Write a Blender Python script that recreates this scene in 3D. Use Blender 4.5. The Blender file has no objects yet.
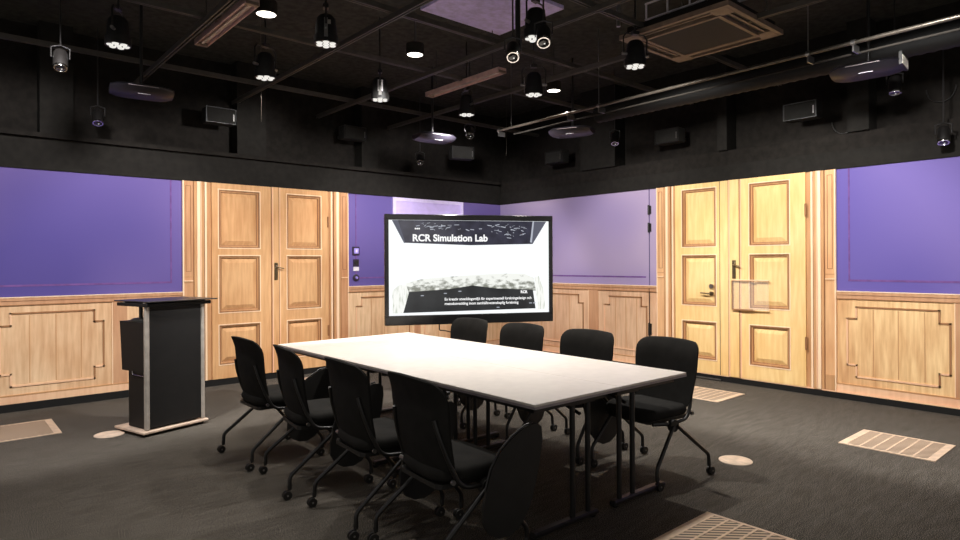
import bpy, math, random
from mathutils import Vector, Matrix
random.seed(7)
S = bpy.context.scene
COL = S.collection
PI = math.pi
R = math.radians

# ------------------------------------------------------------------ materials
def lin(c):
    return tuple(((v/255)/12.92 if v/255 <= .04045 else ((v/255+.055)/1.055)**2.4) for v in c)
MT = {}
def new_mat(name):
    m = bpy.data.materials.new(name); m.use_nodes = True
    nt = m.node_tree; b = nt.nodes['Principled BSDF']
    return m, nt, b
def noise_mix(nt, c1, c2, scale, detail=3, coord='Object', vscale=(1, 1, 1), lo=.35, hi=.65):
    tc = nt.nodes.new('ShaderNodeTexCoord'); mp = nt.nodes.new('ShaderNodeMapping')
    mp.inputs['Scale'].default_value = vscale
    n = nt.nodes.new('ShaderNodeTexNoise'); n.inputs['Scale'].default_value = scale; n.inputs['Detail'].default_value = detail
    r = nt.nodes.new('ShaderNodeValToRGB')
    r.color_ramp.elements[0].position = lo; r.color_ramp.elements[1].position = hi
    r.color_ramp.elements[0].color = (*lin(c1), 1); r.color_ramp.elements[1].color = (*lin(c2), 1)
    nt.links.new(tc.outputs[coord], mp.inputs['Vector']); nt.links.new(mp.outputs[0], n.inputs['Vector'])
    nt.links.new(n.outputs['Fac'], r.inputs['Fac'])
    return r, n, mp
def plain(name, c, rough=.6, metal=0, spec=.4, var=.06, bump=0, bscale=200):
    m, nt, b = new_mat(name)
    c2 = tuple(min(255, v*(1+var)+1) for v in c); c1 = tuple(v*(1-var) for v in c)
    r, n, mp = noise_mix(nt, c1, c2, 14)
    nt.links.new(r.outputs[0], b.inputs['Base Color'])
    b.inputs['Roughness'].default_value = rough; b.inputs['Metallic'].default_value = metal
    b.inputs['Specular IOR Level'].default_value = spec
    if bump:
        n2 = nt.nodes.new('ShaderNodeTexNoise'); n2.inputs['Scale'].default_value = bscale
        nt.links.new(mp.outputs[0], n2.inputs['Vector'])
        bp = nt.nodes.new('ShaderNodeBump'); bp.inputs['Strength'].default_value = bump; bp.inputs['Distance'].default_value = .002
        nt.links.new(n2.outputs['Fac'], bp.inputs['Height']); nt.links.new(bp.outputs[0], b.inputs['Normal'])
    MT[name] = m
    return m
def wood(name, c1, c2, c3, rough=.6):
    """vertical grain with broad tone patches"""
    m, nt, b = new_mat(name)
    r, n, mp = noise_mix(nt, c1, c2, 3.2, 6, vscale=(9, 9, .9), lo=.3, hi=.72)
    r2, n2, mp2 = noise_mix(nt, (255, 255, 255), c3, 1.6, 4, vscale=(1, 1, .8), lo=.4, hi=.7)
    mx = nt.nodes.new('ShaderNodeMix'); mx.data_type = 'RGBA'; mx.blend_type = 'MULTIPLY'; mx.inputs[0].default_value = 1
    nt.links.new(r.outputs[0], mx.inputs[6]); nt.links.new(r2.outputs[0], mx.inputs[7])
    nt.links.new(mx.outputs[2], b.inputs['Base Color'])
    b.inputs['Roughness'].default_value = rough; b.inputs['Specular IOR Level'].default_value = .15
    MT[name] = m
def emit(name, c, s, base=(0, 0, 0)):
    m, nt, b = new_mat(name)
    b.inputs['Base Color'].default_value = (*lin(base), 1)
    b.inputs['Emission Color'].default_value = (*lin(c), 1); b.inputs['Emission Strength'].default_value = s
    b.inputs['Roughness'].default_value = .3
    MT[name] = m
    return m

plain('black_paint', (34, 31, 27), .85, spec=.2)
plain('black_wall', (31, 28, 25), .9, spec=.15, var=.12)
plain('black_fascia', (32, 30, 27), .85, spec=.15, var=.08)
plain('black_board', (20, 19, 18), .6, spec=.3)
plain('beam_paint', (72, 68, 62), .5, spec=.45)
plain('black_ceiling', (60, 59, 55), .9, spec=.1, var=.12)
plain('black_fabric', (37, 36, 34), .95, spec=.15, bump=.35, bscale=500)
plain('black_plastic', (34, 33, 31), .5, spec=.4)
plain('black_metal', (24, 22, 21), .38, spec=.6)
plain('lamp_black', (17, 16, 15), .6, spec=.3)
plain('rubber', (26, 26, 26), .7)
plain('steel', (150, 148, 145), .3, metal=.9)
plain('chrome', (215, 212, 208), .15, metal=1)
plain('dull_brass', (120, 105, 80), .35, metal=.9)
plain('alu', (168, 160, 150), .45, metal=.25, spec=.6)
plain('base_board', (190, 168, 148), .5)
plain('glass_top', (40, 37, 35), .35, spec=.3)
plain('table_white', (233, 224, 214), .38, spec=.45, var=.012)
plain('table_edge', (160, 150, 152), .5)
plain('tv_bezel', (22, 21, 21), .22, spec=.6)
plain('purple', (108, 90, 180), .8, spec=.1, var=.05)
plain('mauve_line', (112, 80, 138), .8, spec=.1)
plain('lilac', (204, 186, 240), .6, spec=.2, var=.02)
plain('lilac_rim', (224, 210, 250), .5, spec=.2, var=.02)
plain('white_plastic', (225, 220, 225), .5)
plain('lilac_plastic', (160, 145, 225), .4)
plain('dark_socket', (48, 38, 56), .5)
plain('vent_metal', (205, 180, 155), .55, metal=.0, spec=.4)
plain('disc_metal', (214, 192, 170), .5, metal=.0, spec=.4)
plain('ac_bronze', (126, 108, 92), .5, metal=.1)
plain('ac_mesh', (24, 23, 21), .7)
plain('strip_metal', (196, 166, 158), .4, metal=.1)
plain('purple_lit_ceiling', (196, 184, 232), .8)
plain('projector_dark', (20, 18, 25), .5, spec=.4)
plain('projector_shell', (38, 35, 44), .45, spec=.6)
plain('conduit', (92, 86, 78), .35, metal=.7)
plain('duct', (15, 14, 13), .75, bump=.4, bscale=40)
plain('dark_lens', (10, 10, 14), .08, spec=.9)
plain('seam', (96, 70, 52), .8)
plain('seam_purple', (92, 80, 120), .8)
wood('wood_left', (204, 156, 108), (226, 180, 130), (240, 230, 222))
wood('wood_right', (232, 192, 130), (246, 214, 154), (250, 240, 226))
wood('wood_wains_l', (214, 176, 136), (240, 208, 168), (238, 224, 214))
wood('wood_wains_r', (208, 168, 134), (232, 196, 160), (238, 224, 218))
wood('wood_wains_rr', (212, 168, 118), (246, 210, 156), (232, 214, 210))
wood('casing_left', (192, 142, 102), (210, 162, 120), (240, 230, 226))
wood('casing_right', (214, 166, 122), (230, 186, 138), (246, 236, 228))
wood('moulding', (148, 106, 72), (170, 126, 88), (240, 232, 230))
wood('moulding_mid', (190, 144, 100), (208, 162, 116), (244, 234, 230))
wood('moulding_light', (244, 212, 174), (252, 226, 192), (250, 244, 242))  # cream strips: projected highlights put into the colour
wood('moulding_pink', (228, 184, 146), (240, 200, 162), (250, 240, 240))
wood('rail_wood', (190, 144, 108), (208, 162, 124), (240, 230, 226))
emit('lamp_white', (255, 246, 232), 5.5)
emit('lens_white', (255, 252, 244), .85)
emit('screen_white', (250, 253, 255), 1.05)
emit('screen_text', (255, 255, 255), 1.0)
emit('screen_grey', (96, 98, 112), .9)
emit('screen_pale', (190, 195, 208), .9)

m, nt, b = new_mat('clear_plastic'); b.inputs['Alpha'].default_value = .10; b.inputs['Base Color'].default_value = (.9, .85, .75, 1); b.inputs['Roughness'].default_value = .1
MT['clear_plastic'] = m
# wall purple of the corner bay: projector hot spot put into a greyer, patched colour
m, nt, b = new_mat('purple_grey')
r, n, mp = noise_mix(nt, (136, 122, 170), (172, 155, 184), .55, 1, vscale=(1, 1, 1), lo=.38, hi=.62)
nt.links.new(r.outputs[0], b.inputs['Base Color']); b.inputs['Roughness'].default_value = .8; b.inputs['Specular IOR Level'].default_value = .1
MT['purple_grey'] = m
# purple on the long sides: two violets in broad patches
for nm, a, c in (('purple_l', (86, 76, 140), (120, 103, 162)), ('purple_r', (86, 77, 154), (118, 104, 168))):
    m, nt, b = new_mat(nm)
    r, n, mp = noise_mix(nt, a, c, .5, 1, lo=.36, hi=.66)
    nt.links.new(r.outputs[0], b.inputs['Base Color']); b.inputs['Roughness'].default_value = .8; b.inputs['Specular IOR Level'].default_value = .1
    MT[nm] = m
# carpet
m, nt, b = new_mat('carpet')
r, n, mp = noise_mix(nt, (18, 17, 16), (160, 152, 140), 210, 4, lo=.44, hi=.70)
r2, n2, mp2 = noise_mix(nt, (214, 211, 206), (255, 255, 255), 5, 5, vscale=(1, 6, 1), lo=.3, hi=.7)
mx = nt.nodes.new('ShaderNodeMix'); mx.data_type = 'RGBA'; mx.blend_type = 'MULTIPLY'; mx.inputs[0].default_value = 1
nt.links.new(r.outputs[0], mx.inputs[6]); nt.links.new(r2.outputs[0], mx.inputs[7])
nt.links.new(mx.outputs[2], b.inputs['Base Color']); b.inputs['Roughness'].default_value = .95; b.inputs['Specular IOR Level'].default_value = .15
bp = nt.nodes.new('ShaderNodeBump'); bp.inputs['Strength'].default_value = .7; bp.inputs['Distance'].default_value = .004
nt.links.new(n.outputs['Fac'], bp.inputs['Height']); nt.links.new(bp.outputs[0], b.inputs['Normal'])
MT['carpet'] = m
# perforated vent tile face: fine slots
m, nt, b = new_mat('vent_grille')
tc = nt.nodes.new('ShaderNodeTexCoord')
w = nt.nodes.new('ShaderNodeTexWave'); w.wave_type = 'BANDS'; w.bands_direction = 'DIAGONAL'; w.inputs['Scale'].default_value = 14
r = nt.nodes.new('ShaderNodeValToRGB'); r.color_ramp.elements[0].position = .42; r.color_ramp.elements[1].position = .55
r.color_ramp.elements[0].color = (*lin((62, 54, 44)), 1); r.color_ramp.elements[1].color = (*lin((196, 172, 148)), 1)
nt.links.new(tc.outputs['Object'], w.inputs['Vector']); nt.links.new(w.outputs['Fac'], r.inputs['Fac']); nt.links.new(r.outputs[0], b.inputs['Base Color'])
b.inputs['Roughness'].default_value = .5
MT['vent_grille'] = m
# screen picture shaders
def screen_noise(name, c1, c2, scale, lo, hi, s=1.0, vs=(1, 1, 1)):
    m, nt, b = new_mat(name)
    r, n, mp = noise_mix(nt, c1, c2, scale, 6, lo=lo, hi=hi, vscale=vs)
    b.inputs['Base Color'].default_value = (0, 0, 0, 1)
    nt.links.new(r.outputs[0], b.inputs['Emission Color']); b.inputs['Emission Strength'].default_value = s
    MT[name] = m
screen_noise('screen_land', (138, 140, 130), (248, 250, 244), 13, .34, .54, .98, (1, 1, 1.8))
nt = MT['screen_land'].node_tree
tcn = nt.nodes.new('ShaderNodeTexCoord'); sx_ = nt.nodes.new('ShaderNodeSeparateXYZ'); ma = nt.nodes.new('ShaderNodeMath'); ma.operation = 'MULTIPLY_ADD'
ma.inputs[1].default_value = 1.5; ma.inputs[2].default_value = -1.5*1.235; ad = nt.nodes.new('ShaderNodeMath'); ad.operation = 'ADD'
nz = [q for q in nt.nodes if q.type == 'TEX_NOISE'][0]; rp = [q for q in nt.nodes if q.type == 'VALTORGB'][0]
nt.links.new(tcn.outputs['Object'], sx_.inputs[0]); nt.links.new(sx_.outputs['Z'], ma.inputs[0]); nt.links.new(nz.outputs['Fac'], ad.inputs[0]); nt.links.new(ma.outputs[0], ad.inputs[1]); nt.links.new(ad.outputs[0], rp.inputs['Fac'])
screen_noise('screen_reeds', (188, 196, 178), (252, 253, 248), 16, .30, .50, .98, (3, 1, .5))
screen_noise('screen_ceiling', (36, 36, 48), (64, 64, 82), 9, .3, .75, .9)
screen_noise('screen_floor', (34, 36, 38), (56, 58, 60), 5, .3, .75, .9)

# ------------------------------------------------------------------ mesh builder
class MB:
    def __init__(s, mat=None):
        s.v = []; s.f = []; s.fm = []; s.slots = []; s.cur = 0
        if mat: s.use(mat)
    def use(s, mat):
        if mat not in s.slots: s.slots.append(mat)
        s.cur = s.slots.index(mat); return s
    def add(s, vs, fs, xf=None):
        o = len(s.v)
        for p in vs:
            p = Vector(p)
            if xf is not None: p = xf @ p
            s.v.append(tuple(p))
        for f in fs: s.f.append([i+o for i in f]); s.fm.append(s.cur)
        return s
    def box(s, x0, x1, y0, y1, z0, z1, xf=None):
        vs = [(x0, y0, z0), (x1, y0, z0), (x1, y1, z0), (x0, y1, z0), (x0, y0, z1), (x1, y0, z1), (x1, y1, z1), (x0, y1, z1)]
        fs = [(0, 3, 2, 1), (4, 5, 6, 7), (0, 1, 5, 4), (1, 2, 6, 5), (2, 3, 7, 6), (3, 0, 4, 7)]
        return s.add(vs, fs, xf)
    def bevbox(s, x0, x1, y0, y1, z0, z1, b=.004, xf=None):
        """box with chamfered edges"""
        import itertools
        X = (x0, x1); Y = (y0, y1); Z = (z0, z1); vs = []; idx = {}
        for i, j, k in itertools.product((0, 1), repeat=3):
            sx, sy, sz = (1 if i == 0 else -1), (1 if j == 0 else -1), (1 if k == 0 else -1)
            p = (X[i], Y[j], Z[k])
            idx[(i, j, k)] = len(vs)
            vs += [(p[0], p[1]+sy*b, p[2]+sz*b), (p[0]+sx*b, p[1], p[2]+sz*b), (p[0]+sx*b, p[1]+sy*b, p[2])]
        fs = []
        I = lambda i, j, k, a: idx[(i, j, k)]+a
        for i in (0, 1):
            q = [I(i, 0, 0, 0), I(i, 1, 0, 0), I(i, 1, 1, 0), I(i, 0, 1, 0)]; fs.append(q if i else q[::-1])
            q = [I(0, i, 0, 1), I(0, i, 1, 1), I(1, i, 1, 1), I(1, i, 0, 1)]; fs.append(q if i else q[::-1])
            q = [I(0, 0, i, 2), I(1, 0, i, 2), I(1, 1, i, 2), I(0, 1, i, 2)]; fs.append(q if i else q[::-1])
        for a in (0, 1):
            for b_ in (0, 1):
                fs.append([I(0, a, b_, 1), I(1, a, b_, 1), I(1, a, b_, 2), I(0, a, b_, 2)])
                fs.append([I(a, 0, b_, 0), I(a, 1, b_, 0), I(a, 1, b_, 2), I(a, 0, b_, 2)])
                fs.append([I(a, b_, 0, 0), I(a, b_, 1, 0), I(a, b_, 1, 1), I(a, b_, 0, 1)])
        for k, o in idx.items(): fs.append([o, o+1, o+2])
        s.fixn = True
        return s.add(vs, fs, xf)
    def prism(s, poly, a0, a1, axis='y', xf=None):
        """poly of 2-D points, extruded along axis from a0 to a1"""
        n = len(poly)
        mk = {'y': lambda p, a: (p[0], a, p[1]), 'z': lambda p, a: (p[0], p[1], a), 'x': lambda p, a: (a, p[0], p[1])}[axis]
        vs = [mk(p, a0) for p in poly]+[mk(p, a1) for p in poly]
        fs = [list(range(n))[::-1], list(range(n, 2*n))]+[(i, (i+1) % n, n+(i+1) % n, n+i) for i in range(n)]
        s.fixn = True
        return s.add(vs, fs, xf)
    def ring(s, x0, x1, z0, z1, w, y0, y1):
        """rectangular frame lying in the XZ plane (proud towards -y)"""
        s.box(x0, x1, y0, y1, z0, z0+w); s.box(x0, x1, y0, y1, z1-w, z1)
        s.box(x0, x0+w, y0, y1, z0+w, z1-w); s.box(x1-w, x1, y0, y1, z0+w, z1-w); return s
    def tube(s, pts, r, n=10, cap=True, xf=None, r2=None):
        P = [Vector(p) for p in pts]; vs = []; fs = []
        up = None
        for i, p in enumerate(P):
            if i == 0: d = (P[1]-p).normalized()
            elif i == len(P)-1: d = (p-P[i-1]).normalized()
            else: d = ((P[i+1]-p).normalized()+(p-P[i-1]).normalized()).normalized()
            if up is None:
                up = Vector((0, 0, 1)) if abs(d.z) < .9 else Vector((1, 0, 0))
            a = d.cross(up).normalized(); bb = a.cross(d).normalized(); up = bb
            rr = r if r2 is None else r+(r2-r)*i/(len(P)-1)
            for k in range(n):
                t = 2*PI*k/n; vs.append(p+a*math.cos(t)*rr+bb*math.sin(t)*rr)
        for i in range(len(P)-1):
            for k in range(n):
                fs.append((i*n+k, i*n+(k+1) % n, (i+1)*n+(k+1) % n, (i+1)*n+k))
        if cap:
            fs.append(list(range(n))[::-1]); fs.append([(len(P)-1)*n+k for k in range(n)])
        s.fixn = True
        return s.add(vs, fs, xf)
    def lathe(s, prof, n=20, xf=None, cap=True):
        """profile of (r,z)"""
        vs = []; fs = []
        for r_, z in prof:
            for k in range(n):
                t = 2*PI*k/n; vs.append((r_*math.cos(t), r_*math.sin(t), z))
        for i in range(len(prof)-1):
            for k in range(n): fs.append((i*n+k, i*n+(k+1) % n, (i+1)*n+(k+1) % n, (i+1)*n+k))
        if cap and prof[0][0] > 1e-6: fs.append(list(range(n))[::-1])
        if cap and prof[-1][0] > 1e-6: fs.append([(len(prof)-1)*n+k for k in range(n)])
        s.fixn = True
        return s.add(vs, fs, xf)
    def build(s, name, parent=None, smooth=None, loc=(0, 0, 0), rot=(0, 0, 0)):
        me = bpy.data.meshes.new(name); me.from_pydata(s.v, [], s.f); me.update()
        for k in s.slots: me.materials.append(MT[k])
        for p, i in zip(me.polygons, s.fm): p.material_index = i
        import bmesh
        bm = bmesh.new(); bm.from_mesh(me); bmesh.ops.recalc_face_normals(bm, faces=bm.faces); bm.to_mesh(me); bm.free()
        if smooth:
            for p in me.polygons: p.use_smooth = True
            me.set_sharp_from_angle(angle=R(smooth))
        o = bpy.data.objects.new(name, me); COL.objects.link(o)
        o.location = loc; o.rotation_euler = rot
        if parent is not None: o.parent = parent
        return o
def tag(o, label, cat, group=None):
    o['label'] = label; o['category'] = cat
    if group: o['group'] = group
    return o
def struct(o): o['kind'] = 'structure'; return o
def empty(name, loc=(0, 0, 0), rz=0, label=None, cat=None, group=None):
    o = bpy.data.objects.new(name, None); COL.objects.link(o); o.empty_display_size = .1
    o.location = loc; o.rotation_euler = (0, 0, rz)
    if label: tag(o, label, cat, group)
    return o
def kids(o): return [c for c in bpy.data.objects if c.parent == o]
def dup(root, loc, rz, label, group=None):
    def cp(o, par):
        c = o.copy(); COL.objects.link(c)
        if par is not None: c.parent = par
        for ch in kids(o): cp(ch, c)
        return c
    r = cp(root, None); r.location = loc; r.rotation_euler = (0, 0, rz); r['label'] = label
    if group: r['group'] = group
    return r
def T(x, y, z): return Matrix.Translation((x, y, z))
def RX(a): return Matrix.Rotation(a, 4, 'X')
def RY(a): return Matrix.Rotation(a, 4, 'Y')
def RZ(a): return Matrix.Rotation(a, 4, 'Z')

YW, XW = 7.72, 7.20        # picture walls
ZB, ZT = .077, 2.412       # bottom and top of the picture
ZR = 1.127                 # top of the wainscot

# ------------------------------------------------------------------ room
struct(MB('carpet').box(-3, 7.6, -2.5, 8.1, -.1, 0).build('floor'))
struct(MB('black_ceiling').box(-3, 7.6, -2.5, 8.1, 3.92, 4.02).build('ceiling'))
# back walls above the fascia
wl = MB('black_wall'); wl.box(-3, 7.6, 7.9, 8.0, 0, 3.92)
wl.use('purple_l').box(-3, XW, YW, 7.9, ZR, ZT)
wl.use('wood_wains_l').box(-3, XW, YW, 7.9, ZB, ZR)
struct(wl.build('wall_left'))
wr = MB('black_wall'); wr.box(7.4, 7.5, -2.5, 7.9, 0, 3.92)
wr.use('purple_grey').box(XW, 7.4, 4.69, YW, ZR, ZT)
wr.use('purple_r').box(XW, 7.4, -2.5, 4.69, ZR, ZT)
wr.use('wood_wains_r').box(XW, 7.4, 3.5, YW, ZB, ZR)
wr.use('wood_wains_rr').box(XW, 7.4, -2.5, 3.5, ZB, ZR)
struct(wr.build('wall_right'))
struct(MB('black_board').box(-3, XW-.03, YW-.03, 7.9, 0, ZB).build('baseboard_left'))
b_ = MB('black_board').box(XW-.03, 7.4, -2.5, 7.75, 0, ZB-.012)
b_.use('moulding_pink').box(XW-.032, XW+.01, -2.5, 7.72, ZB-.012, ZB)
struct(b_.build('baseboard_right'))
f = MB('black_fascia'); f.box(-3, XW-.02, YW-.02, 7.9, ZT, 2.775); f.use('black_wall').box(-3, XW-.1, YW-.1, YW+.04, 2.73, 2.775)
struct(f.build('trim_1'))
f = MB('black_fascia'); f.box(XW-.02, 7.4, -2.5, 7.9, ZT, 2.60); f.use('black_wall').box(XW+.02, 7.4, -2.5, 7.9, 2.60, 2.78)
struct(f.build('trim_2'))

# wainscot mouldings in a wall frame: x along the wall, -y into the room
def wall_frame(side, origin):
    if side == 'L': return (origin, YW, 0), 0
    return (XW, origin, 0), -PI/2
def wainscot(name, side, origin, length, panels, stiles=()):
    loc, rz = wall_frame(side, origin)
    m = MB('rail_wood')
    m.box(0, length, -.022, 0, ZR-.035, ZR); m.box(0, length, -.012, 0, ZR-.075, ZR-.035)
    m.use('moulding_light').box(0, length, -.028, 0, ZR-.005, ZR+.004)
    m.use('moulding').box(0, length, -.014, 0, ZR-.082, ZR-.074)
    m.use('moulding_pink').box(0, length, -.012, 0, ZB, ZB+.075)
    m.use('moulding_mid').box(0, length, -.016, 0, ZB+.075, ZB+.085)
    for a, b2 in stiles:
        m.use('rail_wood').box(a, b2, -.010, 0, ZB, ZR-.07)
        m.use('moulding_light').box(a-.006, a, -.012, 0, ZB+.08, ZR-.08)
    for (x0, x1) in panels:
        z0, z1 = ZB+.17, ZR-.16; n = .085; nz = .12
        P = [(x0+n, z1), (x1-n, z1), (x1-n, z1-nz), (x1, z1-nz), (x1, z0+nz), (x1-n, z0+nz), (x1-n, z0), (x0+n, z0), (x0+n, z0+nz), (x0, z0+nz), (x0, z1-nz), (x0+n, z1-nz)]
        for i in range(12):
            (ax, az), (bx, bz) = P[i], P[(i+1) % 12]
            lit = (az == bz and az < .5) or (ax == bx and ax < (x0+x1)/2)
            m.use('moulding_pink' if lit else 'moulding')  # lit edges pink, shaded edges dark, put into the moulding colour
            w_ = .008
            m.box(min(ax, bx)-w_, max(ax, bx)+w_, -.010, 0, min(az, bz)-w_, max(az, bz)+w_)
        m.use('moulding_mid')
        for fr in (.27, .52, .77):                     # plank joints inside the field
            xx = x0+(x1-x0)*fr; m.box(xx-.004, xx+.004, -.003, 0, z0+.02, z1-.02)
    o = m.build(name, loc=loc, rot=(0, 0, rz)); struct(o); return o
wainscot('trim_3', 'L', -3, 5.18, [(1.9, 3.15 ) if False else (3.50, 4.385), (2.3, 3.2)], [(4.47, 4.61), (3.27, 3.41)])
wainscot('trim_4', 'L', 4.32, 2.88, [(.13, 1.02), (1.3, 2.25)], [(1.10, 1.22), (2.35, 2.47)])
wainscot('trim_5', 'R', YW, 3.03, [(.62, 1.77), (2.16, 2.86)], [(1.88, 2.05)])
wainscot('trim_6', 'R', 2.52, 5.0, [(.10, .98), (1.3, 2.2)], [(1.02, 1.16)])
# thin mauve rules inside the purple fields
def rules(name, side, origin, x0, x1, vert):
    loc, rz = wall_frame(side, origin); m = MB('mauve_line')
    m.box(x0, x1, -.003, 0, ZR+.105, ZR+.125)
    for v in vert: m.box(v-.008, v+.008, -.003, 0, ZR+.125, ZT)
    struct(m.build(name, loc=loc, rot=(0, 0, rz)))
rules('trim_7', 'L', -3, 0, 5.07, (5.06,)); rules('trim_8', 'L', 4.32, .1, 2.88, (.13,))
rules('trim_9', 'R', YW, 0, 2.85, ()); rules('trim_10', 'R', 2.52, .11, 5, (.12,))

# ------------------------------------------------------------------ the two double doors of the projected picture, put into colour and relief
def door(name, side, origin, W, wood_m, cas, ast, lw, rw, pz):
    loc, rz = wall_frame(side, origin)
    root = empty(name, loc, rz); struct(root)
    fr = MB('wood_left' if side == 'L' else 'wood_right')
    a0, a1 = cas
    def strips(x, seq, sgn):
        for w_, mt, d in seq:
            xa, xb = (x, x+w_) if sgn > 0 else (x-w_, x)
            fr.use(mt).box(xa, xb, -d, 0, ZB, ZT); x += sgn*w_
    k = (a0)/.32
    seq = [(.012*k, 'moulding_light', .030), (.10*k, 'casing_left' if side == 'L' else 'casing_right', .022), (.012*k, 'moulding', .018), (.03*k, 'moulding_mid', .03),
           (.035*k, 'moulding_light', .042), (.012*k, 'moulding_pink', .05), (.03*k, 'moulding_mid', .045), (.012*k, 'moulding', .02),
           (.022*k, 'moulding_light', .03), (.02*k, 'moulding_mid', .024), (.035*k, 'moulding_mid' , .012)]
    strips(0, seq, 1); strips(W, seq, -1)
    for (xa, xb) in ((.014*k, .11*k), (W-.11*k, W-.014*k)):      # moulded breaks across the pilasters
        fr.use('moulding_mid').box(xa, xb, -.03, 0, 1.235, 1.25); fr.use('moulding_light').box(xa, xb, -.034, 0, 1.25, 1.258)
        fr.use('moulding_mid').box(xa, xb, -.028, 0, 1.30, 1.31)
        fr.use('moulding').ring(xa+.018, xb-.018, 1.36, 2.36, .006, -.026, 0)
        fr.use('moulding_mid').box(xa, xb, -.032, 0, ZB, ZB+.16)
    fr.build('door_frame', root)
    for i, ((x0, x1), (p0, p1)) in enumerate(((lw[0], lw[1]), (rw[0], rw[1]))):
        lf = MB(wood_m); lf.box(x0, x1, -.006, 0, ZB, ZT)
        lf.box(x0, p0, -.036, -.006, ZB, ZT); lf.box(p1, x1, -.036, -.006, ZB, ZT)
        zz = [ZB]+[q for a_ in sorted(pz) for q in a_]+[ZT]
        for a_ in range(0, len(zz), 2): lf.box(p0, p1, -.036, -.006, zz[a_], zz[a_+1])
        leaf = lf.build('leaf', root)
        for z0, z1 in pz:
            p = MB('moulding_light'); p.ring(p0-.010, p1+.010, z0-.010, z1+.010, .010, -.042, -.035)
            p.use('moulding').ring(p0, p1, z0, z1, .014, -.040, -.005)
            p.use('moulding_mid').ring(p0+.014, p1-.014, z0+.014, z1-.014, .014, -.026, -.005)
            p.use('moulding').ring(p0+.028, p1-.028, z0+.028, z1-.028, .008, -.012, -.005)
            q0, q1, r0, r1 = p0+.040, p1-.040, z0+.040, z1-.040; g = .045
            p.use('moulding_mid').add([(q0, -.008, r0), (q1, -.008, r0), (q1, -.008, r1), (q0, -.008, r1),
                       (q0+g, -.030, r0+g), (q1-g, -.030, r0+g), (q1-g, -.030, r1-g), (q0+g, -.030, r1-g)],
                      [(0, 1, 5, 4), (1, 2, 6, 5), (2, 3, 7, 6), (3, 0, 4, 7)])
            p.use(wood_m).add([(q0+g, -.030, r0+g), (q1-g, -.030, r0+g), (q1-g, -.030, r1-g), (q0+g, -.030, r1-g)], [(0, 1, 2, 3)])
            for s_ in range(4): p.fm[-5+s_] = p.slots.index(wood_m)
            p.build('door_panel', leaf)
    at = MB('moulding'); c0, c1 = ast
    at.box(c0-.012, c0, -.040, 0, ZB, ZT)
    at.use('moulding_pink').box(c0, c0+.016, -.052, 0, ZB, ZT)
    at.use(wood_m).box(c0+.016, c1-.02, -.048, 0, ZB, ZT)
    at.use('moulding').box(c1-.02, c1-.008, -.044, 0, ZB, ZT)
    at.use('moulding_pink').box(c1-.008, c1+.006, -.042, 0, ZB, ZT)
    at.build('astragal', root)
    # worn iron lock plate and lever on the centre stile
    hx = (c0+c1)/2-.005
    h = MB('dull_brass'); h.bevbox(hx-.022, hx+.022, -.058, -.046, 1.24, 1.46, .004)
    h.tube([(hx, -.05, 1.40), (hx, -.075, 1.40), (hx+.02, -.085, 1.40), (hx+.09, -.085, 1.385)], .008)
    h.use('chrome').tube([(hx-.012, -.058, 1.40), (hx+.02, -.062, 1.43)], .009)
    h.use('seam').box(hx-.005, hx+.005, -.061, -.056, 1.27, 1.31)
    h.build('door_handle', root, smooth=40)
    hg = MB('moulding')
    hx2 = rw[0][1]+.005
    for zc in (.55, 2.0):
        hg.tube([(hx2, -.042, zc-.07), (hx2, -.042, zc+.07)], .012)
        hg.build('hinge', root, smooth=40) if zc > 1 else None
    return root
pz = [(1.64, 2.335), (.865, 1.545), (.245, .715)]
door('door_1', 'L', 2.18, 2.14, 'wood_left', (.32,), (1.05, 1.155), ((.32, 1.05), (.40, .895)), ((1.155, 1.82), (1.25, 1.72)), pz) if False else None
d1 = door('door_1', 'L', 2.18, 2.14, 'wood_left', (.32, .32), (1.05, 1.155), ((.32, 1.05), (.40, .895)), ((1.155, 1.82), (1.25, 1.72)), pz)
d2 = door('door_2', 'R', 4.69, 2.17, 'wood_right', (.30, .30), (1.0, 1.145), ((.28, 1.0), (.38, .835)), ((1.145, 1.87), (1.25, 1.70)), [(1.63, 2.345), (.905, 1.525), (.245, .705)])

# the working door cut through the picture on the right wall: seams, hinges, handle
d3 = empty('door_3', (XW, 4.815, 0), -PI/2); struct(d3)
g = MB('seam_purple'); g.box(-.006, .006, -.004, .002, ZR, ZT); g.use('seam').box(-.006, .006, -.014, .002, ZB, ZR)
g.box(1.006, 1.012, -.039, .002, ZB, ZT); g.build('door_gap', d3)
hh = []
for zc, hl in ((2.135, .13), (1.90, .13), (.55, .17)):
    m = MB('black_metal'); m.tube([(0, -.02, zc-hl/2), (0, -.02, zc+hl/2)], .012); m.box(-.02, .03, -.012, 0, zc-hl/2+.01, zc+hl/2-.01)
    m.build('hinge', d3, smooth=40)
m = MB('dull_brass'); m.tube([(.90, -.04, 1.055), (.90, -.075, 1.055), (.88, -.085, 1.055), (.78, -.085, 1.062)], .010)
m.tube([(.90, -.03, 1.055), (.90, -.050, 1.055)], .026, 16); m.build('door_handle', d3, smooth=40)
m = MB('steel'); m.tube([(.90, -.03, 1.145), (.90, -.055, 1.145)], .026, 16); m.build('lock_cylinder', d3, smooth=40)
m = MB('black_metal'); m.box(.0, 1.02, -.05, -.03, 0.012, .022); m.use('steel').box(.0, 1.02, -.055, -.05, .012, .03); m.build('door_sill', d3)

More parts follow.
